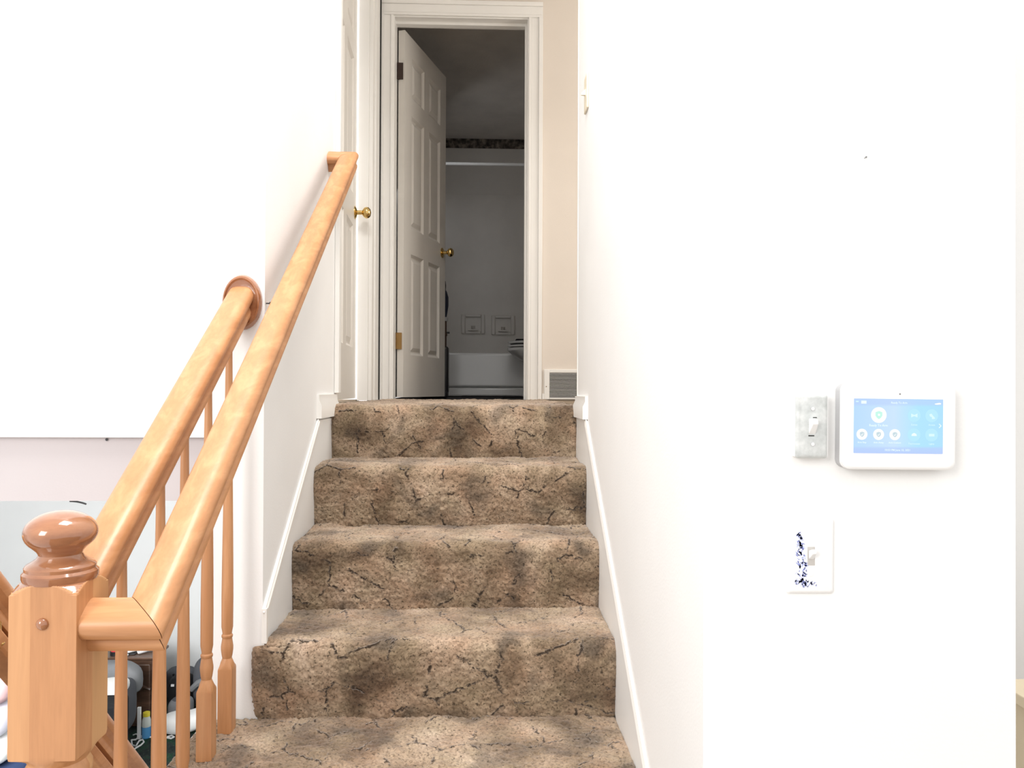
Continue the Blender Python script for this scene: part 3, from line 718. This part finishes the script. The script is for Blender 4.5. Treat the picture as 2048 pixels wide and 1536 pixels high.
# floor vent on the back wall
vt = thing('wall_vent', 'white louvered wall vent low on the cream wall at the hall end', 'vent', (.44, DB, .08))
vf = B(); vx0, vx1, vz0, vz1 = .324, .574, .004, .165; ix0, ix1, iz0, iz1 = .352, .546, .012, .147
vf.box(vx0, ix0, DB-.012, DB, vz0, vz1).box(ix1, vx1, DB-.012, DB, vz0, vz1).box(ix0, ix1, DB-.012, DB, iz1, vz1).box(ix0, ix1, DB-.012, DB, vz0, iz0)
link('frame', vf, M['trim'], vt, .002); link('duct_shade', bx(ix0, ix1, DB-.0015, DB-.0005, iz0, iz1), M['dark'], vt)  # flat dark sheet stands for the shade behind the slats
nS = 18
for i in range(nS):
    z = iz0+(iz1-iz0)*(i+.5)/nS
    s_ = B(); s_.add([(x, y, zz) for x in (ix0, ix1) for y, zz in ((DB-.011, z-.0014), (DB-.011, z-.0002), (DB-.004, z+.0016), (DB-.004, z+.0004))], [(0, 1, 2, 3), (4, 5, 6, 7), (0, 1, 5, 4), (1, 2, 6, 5), (2, 3, 7, 6), (3, 0, 4, 7)])
    link('slat', s_, M['trim'], vt, smooth=False)
link('screw', B().lathe([(.003, 0), (.0025, -.0015), (.0003, -.002)], (.3355, DB-.012, .073), 10, axis='y'), M['bronze'], vt)
# little hooks and nails
def nail(x, y, z, d, lab, cat='nail', r=.0022, ln=.012, m='black'):
    q = Vector((0, 0, 1)).rotation_difference(Vector(d)); b = B().lathe([(r*.4, 0), (r*.4, ln*.8), (r, ln*.82), (r*.9, ln), (r*.1, ln*1.02)], (0, 0, 0), 10)
    tag(link('nail' if cat == 'nail' else cat, b.xf(lambda v: q @ v+Vector((x, y, z))), M[m]), lab, cat)
nail(.5915, WY, .417, (0, -1, 0), 'small grey nail in the white wall above the alarm panel', r=.0016, ln=.006, m='dot')
nail(XL, 1.985, .268, (1, 0, 0), 'small dark screw in the left wall next to the round rail rosette', 'screw', .004, .011)
nail(-.935, 1.990, -.0735, (0, -1, 0), 'dark nail on the pinkish floor edge, left one of two', r=.0035, ln=.004)
nail(-.836, 1.990, -.0725, (0, -1, 0), 'dark nail on the pinkish floor edge, right one of two', r=.0035, ln=.004)
cb = B().tube([(-1.028+.008*i, 1.996, -.2275-.0003*i*i) for i in range(6)], .0022, 8)
tag(link('cable', cb, M['black']), 'black cable drooping from the pinkish floor edge behind the handrail', 'cable')
# pale wood cabinet at the right edge
pc = thing('pale_wood_cabinet', 'pale wood cabinet past the right end of the white wall', 'cabinet', (1.4, 1.4, ZF))
link('top', bx(1.06, 1.8, 1.22, 1.605, -.567, -.545), M['palewood'], pc, .002)
link('body', bx(1.085, 1.79, 1.24, 1.60, ZF+.08, -.567), M['palewood'], pc, .003)
link('plinth', bx(1.10, 1.78, 1.26, 1.595, ZF, ZF+.08), M['dark'], pc)
for q in (1.10, 1.445):
    dr = link('door', bx(q, q+.335, 1.226, 1.24, ZF+.10, -.59), M['palewood'], pc, .003)
    link('handle', bx(q+.16, q+.18, 1.212, 1.226, -.70, -.66), M['chrome'], dr)

# ------------------------------------------------------------------ bathroom
TY, TZ = 6.20, .345
tub = thing('bathtub', 'white bathtub with a smooth front apron at the far end of the bathroom', 'bathtub', (0, TY, 0))
tb = B()
tb.box(-.61, 1.09, TY, TY+.09, .075, TZ).box(-.61, 1.09, TY+.015, TY+.09, 0, .075)
link('apron', tb, M['porc'], tub, .018, seg=4)
rim = B(); rim.box(-.61, 1.09, TY+.09, TY+.13, .08, TZ-.02).box(-.61, 1.09, BY-.12, BY-.01, .08, TZ).box(-.61, -.51, TY+.09, BY-.12, .08, TZ).box(.99, 1.09, TY+.09, BY-.12, .08, TZ).box(-.51, .99, TY+.13, BY-.12, .06, .10)
link('basin', rim, M['porc'], tub, .015)
sur = thing('tub_surround', 'pale wall panel surrounding the bathtub up to shoulder height', 'wall panel', (0, BY-.01, TZ))
link('panel', bx(-.61, 1.09, BY-.012, BY-.001, TZ, 1.80), M['bathw'], sur, .004)
link('side_panel', bx(-.619, -.607, TY, BY-.012, TZ, 1.80), M['bathw'], sur); link('side_panel', bx(1.087, 1.099, TY, BY-.012, TZ, 1.80), M['bathw'], sur)
# soap dishes recessed in framed plates
def soap(x, z, lab):
    so = thing('soap_dish', lab, 'soap dish', (x, BY-.012, z), 'framed soap dishes on the tub wall')
    f = B(); w_, h_ = .105, .088; iw, ih = .070, .060; y0, y1 = BY-.030, BY-.012
    f.box(x-w_, x-iw, y0, y1, z-h_, z+h_).box(x+iw, x+w_, y0, y1, z-h_, z+h_).box(x-iw, x+iw, y0, y1, z+ih, z+h_).box(x-iw, x+iw, y0, y1, z-h_, z-ih)
    link('frame', f, M['bathw'], so, .008)
    link('back', bx(x-iw, x+iw, BY-.0135, BY-.012, z-ih, z+ih), M['bathw'], so)
    link('ledge', bx(x-.045, x+.045, BY-.045, BY-.0135, z-ih, z-ih+.014), M['bathw'], so, .004)
    link('grip', B().tube([(x-.012, BY-.014, z-.04), (x-.012, BY-.04, z-.015), (x+.012, BY-.04, z-.015), (x+.012, BY-.014, z-.04)], .007), M['bathw'], so)
soap(.172, .632, 'framed soap dish on the tub wall above the toilet')
soap(-.095, .640, 'fainter framed soap dish on the tub wall, left of the other')
rod = B().tube([(-.62, TY+.02, 1.845), (1.1, TY+.02, 1.845)], .0125, 12)
tag(link('shower_rod', rod, M['porc']), 'white shower curtain rod across the tub', 'rod')
# toilet on the right wall, its bowl pointing left
tl = thing('toilet', 'white toilet half hidden behind the right door jamb', 'toilet', (.55, 5.96, 0))
TXc, TYc = .475, 5.96
bowl = B(); vs = []; fs = []; nn = 32
prof = [(.105, .0), (.105, .02), (.095, .06), (.090, .14), (.10, .20), (.14, .26), (.175, .31), (.19, .352), (.19, .372), (.15, .372), (.12, .30)]
for r, z in prof:
    ex = 1.0+.55*min(1, max(0, (z-.02)/.33)); sh = .10*(1-min(1, z/.35))
    for i in range(nn):
        a = 2*PI*i/nn; vs.append((TXc+sh+r*ex*math.cos(a), TYc+r*math.sin(a), z))
for j in range(len(prof)-1):
    for i in range(nn): fs.append((j*nn+i, j*nn+(i+1) % nn, (j+1)*nn+(i+1) % nn, (j+1)*nn+i))
fs += [tuple(range(nn))[::-1], tuple((len(prof)-1)*nn+i for i in range(nn))]
link('bowl', bowl.add(vs, fs), M['porc'], tl)
def oval(z0, z1, k=1): return B().lathe([(.01, z0), (.96*k, z0), (k, z0+.004), (k, z1-.005), (.94*k, z1), (.01, z1)], (TXc, TYc, 0), 36, sx=.293, sy=.19)
link('seat', oval(.378, .396), M['porc'], tl); link('lid', oval(.404, .424, .99), M['porc'], tl)
link('seat_bumper', oval(.3725, .3775, .93), M['dark'], tl); link('lid_bumper', oval(.3965, .4035, .93), M['dark'], tl)
link('tank', bx(.86, 1.06, TYc-.22, TYc+.22, .38, .74), M['porc'], tl, .02, seg=3); link('tank_lid', bx(.845, 1.07, TYc-.235, TYc+.235, .74, .775), M['porc'], tl, .01)
link('foot', bx(.60, 1.0, TYc-.10, TYc+.10, 0, .37), M['porc'], tl, .03, seg=3)
mag = B().box(.24, .60, TYc-.10, TYc+.09, .4245, .437); tag(link('dark_cloth', mag, M['blackfab'], bevel=.006, seg=2), 'dark folded cloth lying on the toilet lid', 'cloth')
# upright sweeper behind the door
sx_, sy_ = -.262, 5.12
vc = thing('upright_vacuum', 'dark upright vacuum peeking out from behind the open bathroom door', 'vacuum cleaner', (sx_, sy_, 0))
link('handle', B().lathe([(.014, .70), (.016, .73), (.013, .76), (.004, .765)], (sx_, sy_, 0), 14), M['black'], vc)
link('upper_body', B().lathe([(.020, .525), (.026, .56), (.032, .60), (.032, .655), (.022, .69), (.013, .705)], (sx_, sy_, 0), 16), M['navy'], vc)
link('collar', B().lathe([(.028, .500), (.029, .525)], (sx_, sy_, 0), 16), M['sidegrey'], vc)
link('pole', B().lathe([(.020, .32), (.021, .40), (.026, .41), (.021, .43), (.021, .50)], (sx_, sy_, 0), 16), M['brownstick'], vc)
link('body', bx(sx_-.10, sx_+.034, sy_-.05, sy_+.08, .03, .335), M['black'], vc, .015, seg=3)
link('switch_button', B().lathe([(.006, 0), (.006, .020)], (sx_+.020, sy_, .425), 10, axis='x'), M['black'], vc)
link('base', bx(sx_-.14, sx_+.030, sy_-.07, sy_+.12, 0, .05), M['black'], vc, .012)
link('white_trim', bx(sx_-.0065, sx_+.0035, sy_-.058, sy_-.050, .205, .325).box(sx_-.010, sx_-.001, sy_-.058, sy_-.050, .10, .198).box(sx_-.012, sx_-.003, sy_-.058, sy_-.050, .02, .098), M['porc'], vc)
tag(link('bath_mat', bx(-.20, .12, 4.55, 5.05, -.004, .006), M['blackfab'], bevel=.003), 'dark bath mat just inside the bathroom doorway', 'mat')
tag(link('bath_mat', bx(-.16, .28, 5.55, 6.05, -.004, .010), M['blackfab'], bevel=.003), 'dark bath mat on the floor along the bathtub', 'mat')

# ------------------------------------------------------------------ lower room
CM = SC.camera.matrix_world
def ray(u, v): return CM.to_3x3() @ Vector(((u-1024)/1570.78, (768-v)/1570.78, -1))
def Q(u, v, Y):      # the point of the lower room at depth Y that stands at this place of the photograph
    d = ray(u, v); k = Y/d.y; return (d.x*k, Y, .0535+d.z*k)
def span(u0, u1, v0, v1, Y):
    a, c = Q(u0, v1, Y), Q(u1, v0, Y); return a[0], c[0], min(a[2], c[2]), max(a[2], c[2])
# brown cabinet by the far wall
cx0, cx1 = Q(165, 1400, 6.35)[0], Q(305, 1400, 6.35)[0]; cz = Q(300, 1313, 6.35)[2]
cbn = thing('brown_cabinet', 'low dark brown wooden cabinet against the grey wall of the lower room', 'cabinet', ((cx0+cx1)/2, 6.5, ZL))
link('body', bx(cx0, cx1, 6.36, 6.62, ZL+.03, cz-.022), M['wood_dark'], cbn, .006)
link('top', bx(cx0-.015, cx1+.015, 6.33, 6.635, cz-.022, cz), M['wood_dark'], cbn, .005)
link('carved_moulding', B().tube([(cx1-.02, 6.35, cz-.26), (cx1-.07, 6.343, cz-.235), (cx1-.14, 6.343, cz-.29), (cx1-.26, 6.343, cz-.25), (cx1-.4, 6.343, cz-.30)], .014, 8), M['wood_dark'], cbn)
for i in range(2): link('door', bx(cx0+.02+i*(cx1-cx0-.02)/2, cx0+(i+1)*(cx1-cx0-.02)/2, 6.345, 6.36, ZL+.06, cz-.06), M['wood_dark'], cbn, .008)
def bottle(name, base, h, r, m, cap, label, cat, ax=None):
    t = thing(name, label, cat, base)
    q = Vector((0, 0, 1)).rotation_difference(Vector(ax or (0, 0, 1))); o = Vector(base)
    f = lambda v: q @ v+o
    link('bottle', B().lathe([(r*.9, 0), (r, .006), (r, h*.72), (r*.55, h*.83), (r*.42, h*.86)], (0, 0, 0), 16).xf(f), m, t)
    link('cap', B().lathe([(r*.5, h*.86), (r*.5, h), (r*.4, h*1.01)], (0, 0, 0), 14).xf(f), cap, t)
    return t
xa = cx1-.135
bottle('white_bottle', (xa, 6.40, cz+.028), .17, .026, M['whitepl'], M['whitepl'], 'white bottle lying slanted on the brown cabinet', 'bottle', (.62, .78, .02))
bottle('silver_bottle', (xa-.085, 6.40, cz+.026), .12, .015, M['whitepl'], M['black'], 'short pale bottle lying left of the white bottle on the cabinet', 'bottle', (.75, .66, .02))
tag(link('black_tray', bx(xa-.14, xa-.02, 6.385, 6.50, cz, cz+.010), M['black'], bevel=.004), 'flat black tray under the clutter on the brown cabinet', 'tray')
tag(link('black_remote', bx(xa-.11, xa-.03, 6.53, 6.565, cz, cz+.030), M['black'], bevel=.005), 'black remote control lying behind the pale bottle on the cabinet', 'remote control')
tag(link('white_packet', bx(xa-.15, xa-.065, 6.345, 6.378, cz, cz+.014), M['whitepl'], bevel=.003), 'small white packet at the front edge of the brown cabinet', 'packet')
xb = Q(230, 1305, 6.4)[0]
tag(link('dark_tin', B().lathe([(.001, 0), (.036, 0), (.036, .03), (.001, .03)], (xb, 6.40, cz), 18), M['black']), 'short dark tin under the red lid', 'tin')
tag(link('red_lid', B().lathe([(.001, 0), (.03, 0), (.03, .02), (.001, .022)], (xb, 6.40, cz+.03), 18), M['red']), 'small red lid on a dark tin beside the newel post', 'lid')
tag(link('pale_box', bx(xb-.13, xb+.01, 6.50, 6.60, cz, cz+.085), M['clear'], bevel=.006), 'pale box at the back of the cabinet behind the red lid', 'box')
xp = Q(266, 1294, 6.57)[0]
pl = thing('small_plant', 'green sprig plant standing on the brown cabinet', 'plant', (xp, 6.585, cz))
link('pot', B().lathe([(.001, 0), (.025, 0), (.03, .04), (.024, .04), (.001, .036)], (xp, 6.585, cz), 16), M['whitepl'], pl)
for i in range(14):
    a = i*2.4; r = .03+.015*(i % 3)/2; z0 = cz+.04; tip = Vector((xp+r*1.5*math.cos(a), 6.585+r*.9*math.sin(a), z0+.06+.02*(i % 3))); base = Vector((xp, 6.585, z0)); d = (tip-base); sd = d.cross(Vector((0, 0, 1))).normalized()*.012
    md_ = (base+tip)/2+Vector((0, 0, .01))
    link('leaf', B().add([base, md_+sd, tip, md_-sd, md_+Vector((0, 0, .004))], [(0, 1, 4), (1, 2, 4), (2, 3, 4), (3, 0, 4), (0, 3, 2, 1)]), M['green'], pl, smooth=False)
# grey armchair
x0, x1, z0, z1 = span(150, 288, 1450, 1319, 6.12)
ac = thing('grey_armchair', 'dark grey upholstered armchair in front of the brown cabinet', 'armchair', ((x0+x1)/2, 5.85, ZL))
zs = Q(225, 1405, 5.55)[2]
link('back', B().ellipsoid(((x0+x1)/2, 6.07, z1-.12), ((x1-x0)/2, .09, .12), 28, 14, .55).xf(lambda v: v-Vector((0, 0, .25*max(0, v.x-(x1-.12))))), M['greyfab2'], ac)
link('seat', bx(x0+.05, x1-.22, 5.50, 5.97, zs-.20, zs), M['greyfab'], ac, .04, seg=4)
ax0, ax1, az0, az1 = span(232, 279, 1448, 1347, 5.93)
link('arm', B().ellipsoid(((ax0+ax1)/2, 5.73, (az0+az1)/2), ((ax1-ax0)/2, .22, (az1-az0)/2), 20, 14, .5), M['greyfab'], ac)
link('arm', B().ellipsoid((x0, 5.73, (az0+az1)/2), ((ax1-ax0)/2, .22, (az1-az0)/2), 20, 14, .5), M['greyfab'], ac)
for sx2 in (x0+.02, (ax0+ax1)/2):
    for sy2 in (5.58, 5.88): link('leg', B().lathe([(.015, ZL), (.022, az0+.05)], (sx2, sy2, 0), 10), M['black'], ac)
px0, px1, pz0, pz1 = span(180, 240, 1404, 1378, 5.60)
tag(link('white_cushion', B().ellipsoid(((px0+px1)/2, 5.68, zs+.050), ((px1-px0)/2, .14, .047), 20, 12, .6), M['whitefab']), 'white folded cushion on the seat of the grey armchair', 'cushion')
bx0, bx1, bz0, bz1 = span(170, 238, 1462, 1407, 5.30)
tag(link('black_crate', bx(bx0, bx1, 5.26, 5.46, ZL, bz1), M['blackfab'], bevel=.02), 'black box on the floor right behind the newel post', 'box')
# bottle with yellow cap and blue liquid
ux_, yb_ = Q(293, 1447, 6.22)[0], 6.22; k_ = 1.25
mb = thing('yellow_capped_bottle', 'clear spray bottle with yellow cap and blue liquid on the dark green carpet', 'bottle', (ux_, yb_, ZL))
link('liquid', B().lathe([(.026, ZL), (.033, ZL+.008), (.033, ZL+.092)], (ux_, yb_, 0), 18), M['blue'], mb)
link('bottle', B().lathe([(.0330, ZL+.092), (.032, ZL+.140), (.024, ZL+.165), (.022, ZL+.17)], (ux_, yb_, 0), 18), M['clear'], mb)
link('cap', B().lathe([(.026, ZL+.17), (.026, ZL+.20), (.014, ZL+.205)], (ux_, yb_, 0), 14), M['yellow'], mb)
ex0, ex1, ez0, ez1 = span(275, 281, 1436, 1408, 5.58)
tag(link('white_board', bx(Q(275, 1430, 6.2)[0], Q(282, 1430, 6.2)[0], 6.19, 6.21, ZL, Q(279, 1414, 6.2)[2]), M['whitepl'], bevel=.004), 'thin white board standing beside the grey armchair', 'board')
# bags
def bag(name, lab, box_, m, group=None):
    u0, u1, v0, v1, Y, dy = box_; a0, a1, c0, c1 = span(u0, u1, v1, v0, Y); c0 = ZL
    t = thing(name, lab, 'bag', ((a0+a1)/2, Y+dy, c0))
    link('body', B().ellipsoid(((a0+a1)/2, Y+dy, (c0+c1)/2), ((a1-a0)/2, dy, (c1-c0)/2), 24, 16, .55), m, t); return t, a0, a1, c0, c1
t, a0, a1, c0, c1 = bag('black_duffel_bag', 'black duffel bag in front of the grey bags against the far wall', (331, 378, 1358, 1413, 6.70, .10), M['blackfab'])
link('label_patch', bx(Q(341, 1374, 6.69)[0], Q(347, 1371, 6.69)[0], 6.697, 6.712, Q(344, 1374, 6.69)[2], Q(344, 1370, 6.69)[2]), M['whitepl'], t)
link('strap', B().tube([(a0+.05, 6.72, c1-.1), (a0+.08, 6.78, c1+.015), (a1-.08, 6.78, c1+.015), (a1-.05, 6.72, c1-.1)], .010), M['blackfab'], t)
t, a0, a1, c0, c1 = bag('grey_backpack', 'dark grey backpack standing right of the black duffel bag', (381, 426, 1324, 1413, 6.72, .12), M['greyfab'])
link('strap', B().tube([(a0+.01, 6.72, c1-.23), (a0+.07, 6.70, c1-.17), (a1-.02, 6.72, c1-.13)], .026), M['greyfab2'], t)
t, a0, a1, c0, c1 = bag('grey_soft_bag', 'flat dark grey bag behind the black duffel bag', (322, 382, 1343, 1392, 6.94, .10), M['greyfab'])
link('strap', B().tube([(a0+.1, 6.96, c1-.03), (a0+.13, 6.935, c1-.1), (a0+.16, 6.94, c1-.2)], .012), M['blackfab'], t)
t, a0, a1, c0, c1 = bag('small_grey_pouch', 'mid grey pouch on the floor in front of the black duffel bag', (331, 376, 1404, 1432, 6.49, .09), M['greyfab2'])
link('flap', B().ellipsoid(((a0+a1)/2, 6.58, c1-.02), (.07, .07, .024), 16, 8, .7), M['greyfab'], t)
p0 = Q(372, 1450, 6.33)
tag(link('white_pillow', B().ellipsoid((p0[0], 6.335, ZL+.072), (.20, .13, .072), 28, 14, .7).xf(lambda v: v+Vector((0, 0, .28*max(0, v.x-p0[0])))), M['whitefab']), 'white pillow lying on the dark green carpet behind the balusters', 'pillow')
# cords on the carpet
def G(u, v):
    d = ray(u, v); k = (ZL+.008-.0535)/d.z; return (d.x*k, d.y*k, ZL+.008)
tag(link('charging_cable', B().tube([G(*p) for p in ((262, 1503), (272, 1496), (282, 1490), (288, 1484), (285, 1479), (278, 1482), (272, 1492), (264, 1490), (263, 1480), (272, 1479), (276, 1475), (290, 1475), (306, 1474), (320, 1472), (332, 1475), (342, 1477), (348, 1474), (343, 1471), (334, 1474))], .0065, 6), M['whitepl']), 'long white cable curling over the dark green carpet', 'cable')
tag(link('charging_cable', B().tube([G(*p) for p in ((266, 1470), (272, 1468), (280, 1470), (288, 1476))], .005, 6), M['whitepl']), 'short white cable end behind the long curling cable', 'cable')
# soft things glimpsed at the lower left
tag(link('pink_cushion', B().ellipsoid(Q(-35, 1376, 4.6), (.168, .13, .094), 20, 12, .7), M['pinkfab']), 'pink cushion at the left edge behind the newel post', 'cushion')
tag(link('lilac_pillow', B().ellipsoid(Q(-35, 1440, 4.6), (.155, .15, .099), 20, 12, .7), M['lilacfab']), 'lilac-white pillow under the pink cushion at the left edge', 'pillow')
g_ = Q(-35, 1500, 4.6)
tag(link('grey_white_pillow', B().ellipsoid(g_, (.17, .15, .074), 20, 12, .7), M['whitefab']), 'greyish white pillow at the left edge below the lilac one', 'pillow')
sf = thing('sofa', 'dark blue sofa under the pillows at the left edge', 'sofa', (g_[0]-.3, 4.5, ZL))
link('seat', bx(g_[0]-.9, g_[0]+.25, 4.2, 4.95, ZL+.10, g_[2]-.076), M['denim'], sf, .06, seg=4)
link('back', bx(g_[0]-.9, g_[0]+.25, 4.95, 5.12, ZL+.10, g_[2]-.02), M['denim'], sf, .05, seg=4)
for q1 in (-.8, .15):
    for q2 in (4.3, 5.0): link('leg', bx(g_[0]+q1, g_[0]+q1+.05, q2, q2+.05, ZL, ZL+.11), M['black'], sf)
for o in bpy.data.objects:
    if '_w' in o: del o['_w']
